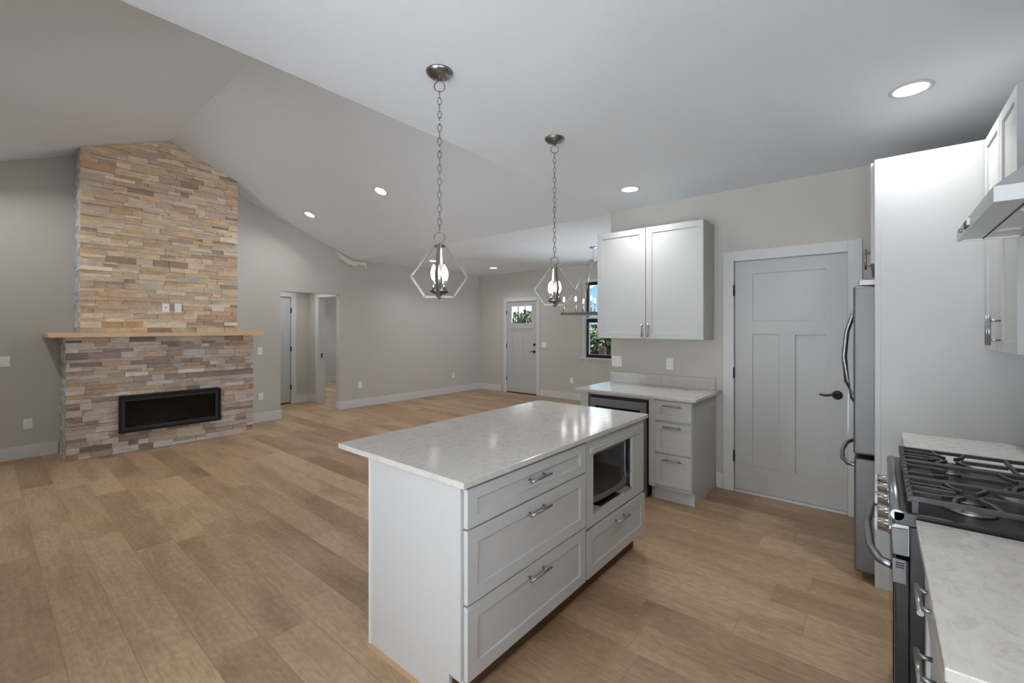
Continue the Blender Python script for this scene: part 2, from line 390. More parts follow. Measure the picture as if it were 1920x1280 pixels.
# hall and bedroom beyond
wall_x('wall_hall', 4.29, 4.41, YB+.12, 9.07, [(7.78, 8.53, 0, 2.10)], z1=H-.2)
wall_y('wall_hall_end', 8.95, 9.07, 2.9, 4.29, [(3.10, 3.94, 0, 2.11)], z1=H-.2)
wall_x('wall_hall_left', 2.9, 3.0, YB+.12, 8.95, [], z1=H-.2)
wall_y('wall_bedroom', 11.8, 11.95, 4.0, XF+.15, [], z1=H-.2)
wall_x('wall_bedroom_side', XF, XF+.15, YB+.12, 11.8, [(8.3, 11.5, .2, 2.4)], z1=H-.2)
wall_x('wall_bedroom_left', 4.0, 4.12, 9.07, 11.8, [], z1=H-.2)

wall_y('wall_blocker', 9.9, 10.0, 2.8, 4.0, [], z1=H-.2)  # added unseen wall, blocks the light leak under the hall door
wall_x('wall_blocker_side', 2.8, 2.9, 8.95, 9.9, [], z1=H-.2)  # added unseen side of the same light blocker
# baseboards
BH, BT = .145, .016
def bb(name, *b): return struct(MB().box(*b).build(name, TRIM, bevel=.003))
bb('baseboard_back', XL, .60, YB-BT, YB, 0, BH)
bb('baseboard_back', 2.56, HO0, YB-BT, YB, 0, BH)
bb('baseboard_back', HO1, XF, YB-BT, YB, 0, BH)
bb('baseboard_opening', HO1-BT, HO1, YB-BT, YB+.12, 0, BH)
bb('baseboard_opening', HO0, HO0+BT, YB-BT, YB+.12, 0, BH)
bb('baseboard_front', XF-BT, XF, 6.86, YB-BT, 0, BH)
bb('baseboard_front', XF-BT, XF, YD, 5.72, 0, BH)
bb('baseboard_kitchen', XK-BT, XK, 1.117, 1.175, 0, BH)
bb('baseboard_hall', 4.04, 4.29, 8.95-BT, 8.95, 0, BH)
bb('baseboard_hall', 4.29-BT, 4.29, 8.63, 8.95-BT, 0, BH)
bb('baseboard_bedroom', 4.41, XF, 11.8-BT, 11.8, 0, BH)
bb('baseboard_left', XL, XL+BT, 2.1, YB-BT, 0, BH)

# door casings
def casing_x(x, y0, y1, zt, w=.09, t=.018, name='trim_1'):
    mb = MB(); mb.box(x-t, x, y0-w, y0, 0, zt+w).box(x-t, x, y1, y1+w, 0, zt+w).box(x-t, x, y0, y1, zt, zt+w)
    return struct(mb.build(name, TRIM, bevel=.002))
casing_x(XK, .185, 1.022, 2.108, name='trim_1')
casing_x(XF, 5.815, 6.68, 2.10, name='trim_2', w=.085)
casing_x(4.29, 7.795, 8.53, 2.09, name='trim_3', w=.10)
mb = MB(); mb.box(3.94, 4.04, 8.932, 8.95, 0, 2.195).box(3.0, 3.94, 8.932, 8.95, 2.105, 2.195); struct(mb.build('trim_4', TRIM, bevel=.002))
mb = MB(); mb.box(4.285, 4.415, 8.515, 8.531, 0, 2.10).box(4.285, 4.415, 7.779, 7.795, 0, 2.10).box(4.285, 4.415, 7.795, 8.515, 2.085, 2.10); struct(mb.build('trim_5', TRIM))
mb = MB().box(4.335, 4.36, 8.508, 8.516, .90, .99); o = mb.build('strike_plate', BLACK, origin=(4.35, 8.51, .9)); tag(o, 'small black strike plate on the white jamb of the hall doorway', 'strike plate')
struct(MB().box(XF+.001, XF+.14, 5.80, 5.816, 0, 2.115).box(XF+.001, XF+.14, 6.679, 6.69, 0, 2.115).build('trim_11', TRIM))
# jamb liners of kitchen door
mb = MB(); mb.box(XK, XK+.12, .17, .184, 0, 2.12).box(XK, XK+.12, 1.023, 1.03, 0, 2.12).box(XK, XK+.12, .184, 1.023, 2.106, 2.12); struct(mb.build('trim_6', TRIM))

# ------------------------------------------------------------------ doors
def lever(mb, T, u, z, d0, side):
    mb.lathe([(0, 0), (.030, 0), (.031, .006), (.022, .012), (0.0, .012)], c=(0, 0, 0), seg=24)
# kitchen door (faces -x)
T = TX(XK+.055)
us = [.188, .335, .545, .667, .872, 1.019]; zs = [.022, .25, 1.44, 1.562, 1.985, 2.103]
d = MB().relief(us, zs, lambda i, j: .009 if ((j == 1 and i in (1, 3)) or (j == 3 and i in (1, 2, 3))) else 0, .04, T).build('door_1', DOORP, bevel=.0025, origin=(XK+.05, 1.0, 0)); struct(d)
def handle_set(parent, x, y, z, dy, r=.03):
    mb = MB(); mb.lathe([(0.001, 0), (r, 0), (r, -.006), (r*.7, -.014), (.001, -.014)], c=(x, y, z), axis='x')
    mb.cyl((x-.01, y, z), (x-.05, y, z), .011, 14)
    s = 1 if dy > 0 else -1
    mb.tube([(x-.048, y-s*.008, z+.002), (x-.052, y+dy*.3, z+.004), (x-.05, y+dy*.65, z-.006), (x-.046, y+dy, z+.001)], [.011, .009, .008, .006], 10)
    return mb.build('door_handle', BLACK, parent)
def hinge(parent, x, y, z):
    return MB().box(x-.012, x, y-.006, y+.006, z-.045, z+.045).cyl((x-.012, y, z-.05), (x-.012, y, z+.05), .007, 10).build('hinge', BLACK, parent)
handle_set(d, XK+.015, .255, .951, .12, r=.036)
for z in (1.84, 1.085, .325): hinge(d, XK-.005, 1.021, z)
struct(MB().box(XK-.012, XK+.10, .19, 1.018, 0, .018).build('trim_7', TRIM, bevel=.003))
# entry door
T = TX(XF+.06)
us = [5.818, 5.97, 6.225, 6.265, 6.51, 6.677]; zs = [.02, .25, 1.40, 1.47, 1.575, 1.98, 2.095]
us = [5.818, 5.965, 6.215, 6.275, 6.525, 6.677]
def rc(i, j):
    if j == 1 and i in (1, 3): return .007
    return 0
d = MB().relief(us, [.02, .25, 1.42, 1.56], rc, .045, T)
d.box(XF+.015, XF+.06, 5.818, 5.975, 1.56, 2.112).box(XF+.015, XF+.06, 6.565, 6.677, 1.56, 2.112).box(XF+.015, XF+.06, 5.975, 6.565, 1.985, 2.112).box(XF+.015, XF+.06, 5.975, 6.565, 1.56, 1.60)
d = d.build('door_2', DOORP, bevel=.002, origin=(XF+.05, 6.2, 0)); struct(d)
MB().box(XF+.034, XF+.04, 5.975, 6.565, 1.60, 1.985).build('glass_lite', GLASS, d)
mb = MB()
for y in (6.165, 6.375): mb.box(XF+.026, XF+.046, y-.009, y+.009, 1.60, 1.985)
for y in (6.05, 6.09, 6.27, 6.45, 6.50):
    mb.box(XF+.03, XF+.042, y-.003, y+.003, 1.60, 1.985)
for z in (1.66, 1.92): mb.box(XF+.03, XF+.042, 5.975, 6.565, z-.003, z+.003)
mb.build('leaded_bars', BLACK, d)
MB().box(XF+.001, XF+.016, 5.94, 6.60, 1.475, 1.50).build('lite_sill', DOORP, d, bevel=.002)
handle_set(d, XF+.012, 5.89, .965, .11, r=.032)
MB().lathe([(0.001, 0), (.03, 0), (.028, -.012), (.001, -.014)], c=(XF+.014, 5.89, 1.12), axis='x').build('deadbolt', BLACK, d)
for z in (1.85, 1.08, .32): hinge(d, XF-.004, 6.679, z)
struct(MB().box(XF-.01, XF+.13, 5.815, 6.68, 0, .018).build('trim_8', BLACK))
# hall door (faces -y), hinged on its right
T = TYn(9.0)
d = MB().relief([3.105, 3.25, 3.47, 3.57, 3.79, 3.935], [.025, .25, 1.42, 1.53, 1.95, 2.10], lambda i, j: .008 if ((j == 1 and i in (1, 3)) or (j == 3 and i in (1, 2, 3))) else 0, .04, T).build('door_3', DOORP, bevel=.002, origin=(3.5, 9.0, 0)); struct(d)
for z in (1.84, 1.08, .32): MB().box(3.932, 3.944, 8.935, 8.962, z-.045, z+.045).cyl((3.938, 8.928, z-.05), (3.938, 8.928, z+.05), .008, 10).build('hinge', BLACK, d)

# ------------------------------------------------------------------ windows
def window_x(name, x, y0, y1, z0, z1, mull, fr=.05, depth=.06, matf=BLACK, sgn=1, split_y=()):
    """frame set in an x = const wall, x = inner face of the frame; sgn=+1 if outside is +x"""
    mb = MB(); xa, xb = x, x+sgn*depth
    mb.box(xa, xb, y0, y0+fr, z0, z1).box(xa, xb, y1-fr, y1, z0, z1).box(xa, xb, y0+fr, y1-fr, z0, z0+fr).box(xa, xb, y0+fr, y1-fr, z1-fr, z1)
    for a, b in mull: mb.box(xa, xb, y0+fr, y1-fr, a, b)
    for a in split_y: mb.box(xa, xb, a-fr*.6, a+fr*.6, z0+fr, z1-fr)
    o = struct(mb.build(name, matf, bevel=.003))
    xm = x+sgn*depth*.5
    MB().box(xm-.003, xm+.003, y0+fr*.6, y1-fr*.6, z0+fr*.6, z1-fr*.6).build('glass_pane', GLASS, o); return o
ww = window_x('window_1', XF+.05, WY0, WY1, WZ0, WZ1, [(1.60, 1.68)], fr=.06)
mb = MB().box(XF+.045, XF+.112, WY0, WY1, 1.68, 1.715); mb.build('mullion_trim', TRIM, ww)
# white casing and stool of the dining window
mb = MB(); mb.box(XF-.016, XF, WY1, WY1+.045, WZ0, WZ1+.05).box(XF-.016, XF, WY0-.045, WY0, WZ0, WZ1+.05).box(XF-.016, XF, WY0, WY1, WZ1, WZ1+.05)
mb.box(XF-.001, XF+.05, WY1-.012, WY1, WZ0, WZ1).box(XF-.016, XF, WY0, WY1, WZ0-.07, WZ0-.025)
struct(mb.build('trim_9', TRIM, bevel=.002))
struct(MB().box(XF-.05, XF+.05, WY0-.08, WY1+.085, WZ0-.025, WZ0).build('trim_10', TRIM, bevel=.004))
# unseen left windows, read off the light, sized and placed for daylight fill
window_x('window_2', XL-.05, -.5, 1.95, 0, 2.2, [], sgn=-1, split_y=(.72,))
window_x('window_3', XL-.05, 4.4, 5.6, .4, 2.2, [], sgn=-1)
window_x('window_5', XF+.05, 8.3, 11.5, .2, 2.4, [])  # unseen bedroom window, enlarged to brighten the view through the hall
mb = MB(); fr = .05; y = YD-.07
mb.box(5.3, 5.35, y-.05, y, .9, 2.3).box(7.05, 7.1, y-.05, y, .9, 2.3).box(5.35, 7.05, y-.05, y, .9, .95).box(5.35, 7.05, y-.05, y, 2.25, 2.3)
o7 = MB(); fr = .05; yy = YR-.05
o7.box(-1.0, -.95, yy-.05, yy, 1.1, 2.25).box(.85, .9, yy-.05, yy, 1.1, 2.25).box(-.95, .85, yy-.05, yy, 1.1, 1.15).box(-.95, .85, yy-.05, yy, 2.2, 2.25)
o7 = struct(o7.build('fill_window_7', BLACK)); MB().box(-.97, .87, yy-.028, yy-.022, 1.13, 2.22).build('glass_pane', GLASS, o7)  # added unseen window, fill light for island fronts and kitchen ceiling
o = struct(mb.build('fill_window_6', BLACK)); MB().box(5.33, 7.07, y-.028, y-.022, .93, 2.27).build('glass_pane', GLASS, o)  # added unseen window to brighten the dining side

# ------------------------------------------------------------------ fireplace
WARM = [(226, 212, 186), (218, 204, 184), (204, 176, 140), (196, 168, 134), (212, 188, 154), (186, 162, 136), (198, 170, 142), (172, 148, 124), (208, 182, 150), (204, 176, 136), (184, 164, 144), (150, 130, 112), (216, 200, 174), (200, 162, 122), (196, 172, 156), (212, 190, 158), (206, 184, 148), (190, 172, 152), (200, 190, 172), (194, 182, 168)]
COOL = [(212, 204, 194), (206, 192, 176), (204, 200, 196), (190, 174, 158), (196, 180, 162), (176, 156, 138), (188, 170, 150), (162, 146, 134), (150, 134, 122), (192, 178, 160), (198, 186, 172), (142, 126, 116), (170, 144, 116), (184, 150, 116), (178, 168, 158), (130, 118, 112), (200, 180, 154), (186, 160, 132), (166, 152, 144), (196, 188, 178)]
PALE = [(206, 210, 212), (190, 196, 198), (214, 214, 212), (178, 180, 180), (198, 190, 182)]
def ledge(name, x0, x1, yf, z0, z1, pal, parent, hole=None, clip=False, yback=YB):
    bm = bmesh.new(); lay = bm.loops.layers.float_color.new('stone'); rnd = random.Random(hash(name) % 97 if False else len(name)*13)
    def slab(a, b, c, e, y0, y1, col, side=None):
        # slightly irregular stone block
        j = lambda s_: rnd.uniform(-s_, s_)
        f = [(a, y1, c), (b, y1, c), (b, y1, e), (a, y1, e)]
        g = [(p[0]+j(.0015), y0+j(.004), p[2]+j(.0015)) for p in f]
        A = [bm.verts.new(p) for p in g]; B = [bm.verts.new(p) for p in f]
        fs = [bm.faces.new(A)] + [bm.faces.new((A[i], B[i], B[(i+1) % 4], A[(i+1) % 4])) for i in range(4)]
        for q in fs:
            for l in q.loops: l[lay] = col
    def tint(p):
        c = rnd.choice(p); k = rnd.uniform(.94, 1.06); mn = [sum(q[i] for q in p)/len(p) for i in range(3)]; return s2l(tuple(min(255, ((x*.83+mn[i]*.17)*.86+.14*sum(c)/3)*k*1.02) for i, x in enumerate(c)))
    z = z0
    while z < z1-.004:
        h = rnd.choice((.038, .05, .062, .075)); h = min(h, z1-z)
        if z1-(z+h) < .02: h = z1-z
        x = x0 - 0.0
        while x < x1-.002:
            l = rnd.uniform(.09, .31); e = min(x+l, x1)
            if x1-e < .06: e = x1
            spans = [(x, e)]
            if hole:
                hx0, hx1, hz0, hz1 = hole
                if z+h > hz0+.004 and z < hz1-.004:
                    spans = []
                    if x < hx0: spans.append((x, min(e, hx0)))
                    if e > hx1: spans.append((max(x, hx1), e))
            for a, b in spans:
                if b-a < .004: continue
                pr = rnd.uniform(0, .028) if rnd.random() < .8 else rnd.uniform(.02, .038)
                if h > .06 and rnd.random() < .22:
                    m_ = z+h*rnd.uniform(.4, .6)
                    slab(a, b-.0012, z, m_-.001, yf+pr, yf+.06, tint(pal)); slab(a, b-.0012, m_, z+h-.001, yf+rnd.uniform(0, .03), yf+.06, tint(pal))
                else: slab(a, b-.0012, z, z+h-.0012, yf+pr, yf+.06, tint(pal))
            x = e
        # pale cut ends on both returns
        for sx, ss in ((x0, -1), (x1, 1)):
            p = rnd.uniform(0, .012); y = yf+.03
            while y < yback-.005:
                e = min(y+rnd.uniform(.05, .2), yback)
                j0 = ss*rnd.uniform(-.004, .006)
                xa = sx+j0
                vs = [bm.verts.new(q) for q in ((xa, y, z), (xa+rnd.uniform(-.003, .003), e-.001, z), (xa, e-.001, z+h-.001), (xa+rnd.uniform(-.003, .003), y, z+h-.001))]
                ib = [bm.verts.new((sx-ss*.03, q.co.y, q.co.z)) for q in vs]
                col = tint(PALE); fs = [bm.faces.new(vs)] + [bm.faces.new((vs[i], ib[i], ib[(i+1) % 4], vs[(i+1) % 4])) for i in range(4)]
                for q in fs:
                    for l_ in q.loops: l_[lay] = col
                y = e
        z += h
    # mortar core
    def core(a, b, y0, y1, c, e):
        v = [bm.verts.new((p, q, r_)) for r_ in (c, e) for q in (y0, y1) for p in (a, b)]
        for q in ((0, 2, 3, 1), (4, 5, 7, 6), (0, 1, 5, 4), (2, 6, 7, 3), (0, 4, 6, 2), (1, 3, 7, 5)):
            f = bm.faces.new([v[i] for i in q])
            for l_ in f.loops: l_[lay] = s2l((110, 96, 84))
    if hole:
        hx0, hx1, hz0, hz1 = hole
        core(x0+.02, hx0, yf+.045, yback, z0, z1); core(hx1, x1-.02, yf+.045, yback, z0, z1); core(hx0, hx1, yf+.045, yback, z0, hz0); core(hx0, hx1, yf+.045, yback, hz1, z1)
    else: core(x0+.02, x1-.02, yf+.045, yback, z0, z1)
    if clip:
        for nx in (SL, -SL):
            geom = bm.verts[:]+bm.edges[:]+bm.faces[:]
            bmesh.ops.bisect_plane(bm, geom=geom, plane_co=(RX, 0, RZ-.004), plane_no=(nx, 0, 1), clear_outer=True)
    bmesh.ops.recalc_face_normals(bm, faces=bm.faces[:])
    o0 = wl(parent)
    for v in bm.verts: v.co -= o0
    me = bpy.data.meshes.new(name); bm.to_mesh(me); bm.free(); me.materials.append(STONE)
    o = bpy.data.objects.new(name, me); COL.objects.link(o); o.parent = parent; WL[o.name] = o0; return o
fp = thing('stone_fireplace', (1.575, 7.3, 0), 'tall ledgestone chimney breast rising to the vault peak', 'fireplace')
FX0, FX1, FZ0, FZ1 = 1.057, 2.115, .238, .672
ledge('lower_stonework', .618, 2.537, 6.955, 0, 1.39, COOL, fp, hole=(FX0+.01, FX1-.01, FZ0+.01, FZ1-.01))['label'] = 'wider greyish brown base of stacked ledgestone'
ledge('upper_chimney_stonework', .746, 2.371, 7.08, 1.437, 3.95, WARM, fp, clip=True)['label'] = 'narrower tan and ochre stacked stone above the mantel'
mt = MB().box(.47, 2.625, 6.83, YB, 1.391, 1.436).build('mantel_shelf', MANTEL, bevel=.003, origin=(1.57, 7.2, 1.391))
tag(mt, 'long raw pine mantel board across the stone fireplace', 'mantel')
ins = thing('fireplace_insert', (1.586, 6.96, FZ0), 'wide black linear fireplace insert set low in the stone', 'fireplace insert')
def frame4(mb, x0, x1, z0, z1, w_, y0, y1):
    return mb.box(x0, x0+w_, y0, y1, z0, z1).box(x1-w_, x1, y0, y1, z0, z1).box(x0+w_, x1-w_, y0, y1, z0, z0+w_).box(x0+w_, x1-w_, y0, y1, z1-w_, z1)
frame4(MB(), FX0, FX1, FZ0, FZ1, .02, 6.925, 7.0).build('outer_frame', mat('gloss black frame', (12, 12, 12), .3), ins, bevel=.002)
frame4(MB(), FX0+.02, FX1-.02, FZ0+.02, FZ1-.02, .04, 6.945, 7.0).build('inner_frame', mat('charcoal bezel', (38, 39, 42), .45), ins, bevel=.002)
mb = MB().box(FX0+.06, FX1-.06, 7.2, 7.21, FZ0+.06, FZ1-.06).box(FX0+.055, FX0+.06, 6.99, 7.2, FZ0+.06, FZ1-.06).box(FX1-.06, FX1-.055, 6.99, 7.2, FZ0+.06, FZ1-.06).box(FX0+.06, FX1-.06, 6.99, 7.2, FZ0+.05, FZ0+.06).box(FX0+.06, FX1-.06, 6.99, 7.2, FZ1-.06, FZ1-.05)
mb.build('firebox_liner', RUB, ins)
MB().box(FX0+.058, FX1-.058, 6.972, 6.976, FZ0+.058, FZ1-.058).build('glass_front', glass_mat('fireplace glass', (.5, .5, .5, 1), .05), ins)
mb = MB(); rr = random.Random(3)
for k in range(26):
    x = FX0+.1+k*.034; s_ = rr.uniform(.008, .018)
    mb.lathe([(.001, -s_), (s_*.8, -s_*.4), (s_, .1*s_), (s_*.5, s_*.8), (.001, s_)], c=(x, 7.05+rr.uniform(-.03, .04), FZ0+.06+s_*.9), seg=7)
mb.build('ember_bed', mat('ember media', (70, 70, 74), .3), ins)['kind'] = 'stuff'

# ------------------------------------------------------------------ wall plates
def plate(kind, loc, rz, label, cat, group, gang=1):
    nm = {'outlet': 'wall_outlet', 'switch': 'light_switch', 'jack': 'wall_jack'}[kind]
    wd = .072 if gang == 1 else .118
    r = thing(nm, (0, 0, 0), label, cat, group)
    MB().box(-wd/2, wd/2, -.006, 0, -.058, .058).build('cover_plate', PLATE, r, bevel=.002)
    if kind == 'outlet':
        for z in (-.02, .02):
            q = MB().m(PLATE).box(-.017, .017, -.009, -.004, z-.014, z+.014).m(SLOT)
            q.box(-.008, -.006, -.0095, -.008, z-.004, z+.007).box(.006, .008, -.0095, -.008, z-.004, z+.007).build('socket', None, r)
    elif kind == 'switch':
        for k in range(gang):
            x = (k-(gang-1)/2)*.046
            MB().box(x-.017, x+.017, -.009, -.004, -.033, .033).build('rocker', PLATE, r, bevel=.001)
    else:
        MB().m(SLOT).lathe([(.001, 0), (.007, 0), (.007, -.006), (.001, -.006)], c=(0, -.005, .004), axis='y', seg=12).build('socket', SLOT, r)
    r.location = loc; r.rotation_euler = (0, 0, rz); return r
G = 'white wall plates'
plate('switch', (.164, YB, 1.118), 0, 'white switch plate at the left edge of the photo, left of the fireplace', 'light switch', G, 2)
plate('outlet', (.358, YB, .393), 0, 'white outlet on the wall low to the left of the fireplace', 'outlet', G)
plate('switch', (2.84, YB, 1.128), 0, 'white light switch between fireplace and hall opening, above the outlet', 'light switch', G)
plate('outlet', (2.855, YB, .407), 0, 'white outlet between the fireplace and the hall opening, below the switch', 'outlet', G)
plate('outlet', (4.6, YB, .42), 0, 'white outlet just right of the hall opening on the long wall', 'outlet', G)
plate('outlet', (6.985, YB, .404), 0, 'white outlet on the long wall near its corner with the front door wall', 'outlet', G)
plate('jack', (1.537, 7.078, 1.755), 0, 'left white plate on the stone above the mantel', 'wall jack', G)
plate('outlet', (1.667, 7.078, 1.757), 0, 'right white outlet on the stone above the mantel', 'outlet', G)
plate('switch', (XF, 5.617, 1.127), -math.pi/2, 'white double switch plate right of the front door', 'light switch', G, 2)
plate('outlet', (XF, 4.91, .401), -math.pi/2, 'white outlet below and left of the dining window', 'outlet', G)
plate('switch', (XK, 2.193, 1.134), -math.pi/2, 'white double switch plate under the wall cabinet, near the wall end', 'light switch', G, 2)
plate('outlet', (XK, 1.616, 1.135), -math.pi/2, 'white outlet centred under the wall cabinet over the short counter', 'outlet', G)

# torn film hanging at the ceiling line
mb = MB()
rr = random.Random(5); top = []; bot = []
N_ = 26
for i in range(N_+1):
    f_ = i/N_; x = 4.07+f_*.64
    zt = min(vz(x), 9) if x < XE else H
    if x > XE: zt = H-.005
    zt -= .012
    drop = (.05+.10*math.sin(math.pi*min(1, f_*1.25))**.8)+rr.uniform(-.012, .012)
    if f_ > .75: drop = .07+rr.uniform(-.03, .05)
    top.append((x, YB-.004, zt)); bot.append((x+.01, YB-.012-rr.uniform(0, .035), zt-drop))
for i in range(N_):
    mid = [Vector(top[k]).lerp(Vector(bot[k]), .5)-Vector((0, .014+.01*(k % 2), 0)) for k in (i, i+1)]
    mb.face([top[i], top[i+1], mid[1], mid[0]]); mb.face([mid[0], mid[1], bot[i+1], bot[i]])
mb.tube([(4.07, YB-.01, vz(4.07)-.02), (4.09, YB-.02, vz(4.09)-.10), (4.2, YB-.02, vz(4.2)-.13), (4.36, YB-.025, vz(4.36)-.16)], .008, 6)
mb.tube([(4.66, YB-.01, H-.03), (4.70, YB-.02, H-.1), (4.72, YB-.02, H-.155)], .007, 6)
bmesh.ops.remove_doubles(mb.bm, verts=mb.bm.verts[:], dist=1e-5)
o = mb.build('plastic_film', PLASTIC, origin=(4.4, YB, 2.6), smooth=True); so = o.modifiers.new('s', 'SOLIDIFY'); so.thickness = .002
tag(o, 'torn strip of pale film hanging at the ceiling corner above the hall opening', 'plastic film')

# ------------------------------------------------------------------ island
CT = .026
def counter(name, x0, x1, y0, y1, label, cat='countertop', z=.915):
    o = MB().box(x0, x1, y0, y1, z-CT, z).build(name, QUARTZ, bevel=.003, origin=((x0+x1)/2, (y0+y1)/2, z-CT)); return tag(o, label, cat)
counter('island_countertop', 1.162, 2.895, 1.20, 2.11, 'large white quartz slab on top of the kitchen island')
ZC = .888
ie = thing('island_end_panel', (1.19, 1.5, 0), 'flat white end panel on the left end of the island', 'end panel')
mb = MB().prism([(1.236, .138), (1.236, ZC), (1.84, ZC), (1.84, 0), (1.30, 0), (1.30, .138)], 'x', 1.18, 1.196)
mb.build('panel', CAB, ie, bevel=.001)
MB().box(1.176, 1.196, 1.84, 1.856, 0, ZC).build('corner_strip', TRIM, ie)
MB().prism([(1.18, 0), (1.166, 0), (1.168, .01), (1.18, .014)], 'y', 1.30, 1.86).build('shoe_moulding', SHOE, ie)['label'] = 'thin oak coloured shoe moulding'
ic = thing('island_drawer_cabinet', (1.65, 1.5, 0), 'white island cabinet with three wide drawers', 'cabinet')
mb = MB().box(1.197, 2.10, 1.236, 1.82, .115, ZC).box(1.197, 2.10, 1.30, 1.82, 0, .115); mb.build('body', CAB, ic)
MB().box(1.197, 2.10, 1.296, 1.30, 0, .115).build('toe_kick', SHADEW, ic)['label'] = 'toe kick board, shadow put into its dark brown'
T = TY(1.236)
def drawer(parent, T, u0, u1, z0, z1, hu, hz, L=.16, th=.022):
    # front faces -y here: mirror of TY
    o = shaker(T, u0, u1, z0, z1, th=th).build('drawer', CAB, parent, bevel=.0015); pull(T, hu, hz, L=L, parent=o, d0=th); return o
T = TYn(1.236)
drawer(ic, T, 1.197, 2.088, .722, .876, 1.64, .815); drawer(ic, T, 1.197, 2.088, .428, .714, 1.64, .665); drawer(ic, T, 1.197, 2.088, .13, .42, 1.64, .375)
im = thing('island_microwave_cabinet', (2.48, 1.5, 0), 'white island cabinet with microwave niche over one drawer', 'cabinet')
mb = MB(); X0, X1 = 2.103, 2.868
mb.box(X0, X0+.018, 1.236, 1.82, .115, ZC).box(X1-.018, X1, 1.236, 1.82, .115, ZC).box(X0, X1, 1.80, 1.82, .115, ZC).box(X0, X1, 1.236, 1.80, .115, .133).box(X0, X1, 1.236, 1.80, .405, .425).box(X0, X1, 1.30, 1.82, 0, .115)
mb.build('body', CAB, im)
MB().box(X0, X1, 1.296, 1.30, 0, .115).build('toe_kick', SHADEW, im)['label'] = 'toe kick board, shadow put into its dark brown'
mb = MB(); y0, y1 = 1.222, 1.24
mb.box(X0, 2.185, y0, y1, .40, .80).box(2.695, X1, y0, y1, .40, .80).box(2.185, 2.695, y0, y1, .40, .462).box(X0, X1, y0, y1, .795, .885)
mb.build('niche_frame', CAB, im, bevel=.0015)
MB().box(X0+.04, 2.80, 1.210, 1.222, .822, .834).box(X0+.04, 2.80, 1.214, 1.222, .802, .822).build('upper_moulding', CAB, im, bevel=.002)
drawer(im, T, 2.108, 2.868, .13, .388, 2.49, .345)
MB().box(2.186, 2.694, 1.241, 1.79, .427, .452).build('niche_shelf', RUB, im)
for x in (2.235, 2.63): MB().box(x-.045, x+.045, 1.222, 1.31, .4625, .472).box(x-.045, x+.045, 1.241, 1.31, .452, .4625).build('shim_block', KICKG, im)
mw = thing('microwave_oven', (2.43, 1.5, .472), 'stainless framed black microwave in the island niche', 'microwave')
MB().box(2.195, 2.655, 1.262, 1.66, .500, .785).build('case', ENAMEL, mw, bevel=.004)
mb = MB()
pts = []
for k in range(11):
    a = k/10; pts.append((2.195+a*.46, .546-.018*math.sin(math.pi*min(1, a*1.0))+(.02*max(0, a-.85)/.15)))
mb.prism([(2.195, .508)] + [(2.195+k/8*.46, .508-.014*math.sin(math.pi*k/8)) for k in range(1, 8)] + [(2.655, .508)] + [(p[0], p[1]) for p in reversed(pts)], 'y', 1.243, 1.262)
mb.box(2.195, 2.655, 1.249, 1.262, .770, .787).box(2.640, 2.655, 1.249, 1.262, .53, .772)
mb.build('door_frame', STEEL, mw, bevel=.002)
MB().box(2.197, 2.642, 1.252, 1.262, .51, .775).build('door_glass', BLACKG, mw)
MB().box(2.578, 2.630, 1.2505, 1.2525, .53, .72).build('keypad', mat('dark keypad', (44, 44, 46), .25), mw)
for x in (2.23, 2.62): MB().cyl((x, 1.29, .472), (x, 1.29, .502), .012).build('foot', RUB, mw)

# ------------------------------------------------------------------ short counter by the kitchen wall
XFc = 3.76
counter('short_countertop', 3.70, 4.418, 1.134, 2.267, 'short white quartz countertop against the kitchen wall')
o = MB().box(4.418, 4.438, 1.182, 2.262, .905, 1.02).build('backsplash', QUARTZ, bevel=.002, origin=(4.43, 1.7, .905)); tag(o, 'low quartz backsplash strip behind the short counter', 'backsplash')
bc = thing('narrow_base_cabinet', (4.0, 1.36, 0), 'narrow white three-drawer base cabinet below the short counter', 'cabinet')
MB().box(XFc, XK-.005, 1.18, 1.549, .115, ZC).box(XFc+.06, XK-.005, 1.18, 1.549, 0, .115).build('body', CAB, bc, bevel=.001)
T = TX(XFc)
def xdrawer(parent, u0, u1, z0, z1, hz):
    o = shaker(T, u0, u1, z0, z1, th=.02, fr=.05).build('drawer', CAB, parent, bevel=.0015); pull(T, (u0+u1)/2, hz, L=.15, parent=o); return o
xdrawer(bc, 1.184, 1.489, .705, .872, .835); xdrawer(bc, 1.184, 1.489, .43, .685, .655); xdrawer(bc, 1.184, 1.489, .15, .415, .375)
MB().box(XFc-.012, XFc, 1.492, 1.549, .13, .885).build('filler_strip', CAB, bc, bevel=.001)
MB().box(XFc+.056, XFc+.06, 1.181, 1.549, .0, .113).build('toe_kick', CAB, bc)
wc = thing('beverage_cooler', (4.0, 1.85, 0), 'stainless framed beverage cooler under the short counter', 'wine cooler')
MB().box(XFc+.03, XK-.02, 1.56, 2.138, .02, .855).build('case', BLACK, wc)
mb = MB(); a0, a1, c0, c1 = 1.566, 2.132, .115, .838
for q in ((a0, a0+.06, c0, c1), (a1-.06, a1, c0, c1), (a0+.06, a1-.06, c0, c0+.06), (a0+.06, a1-.06, c1-.075, c1)):
    mb.box(XFc-.022, XFc+.02, q[0], q[1], q[2], q[3])
dr = mb.build('door', FSTEEL, wc, bevel=.002)
MB().box(XFc+.0, XFc+.01, a0+.055, a1-.055, c0+.055, c1-.07).build('glass', COOLG, dr)
MB().box(XFc-.004, XFc+.05, 1.572, 2.128, .0, .105).build('kick_plate', FSTEEL, wc)
ep = MB().box(XFc-.02, XK-.005, 2.147, 2.236, 0, ZC).build('cabinet_end_panel', CAB, bevel=.001, origin=(4.0, 2.19, 0)); tag(ep, 'white panel closing the far end beside the beverage cooler', 'end panel')
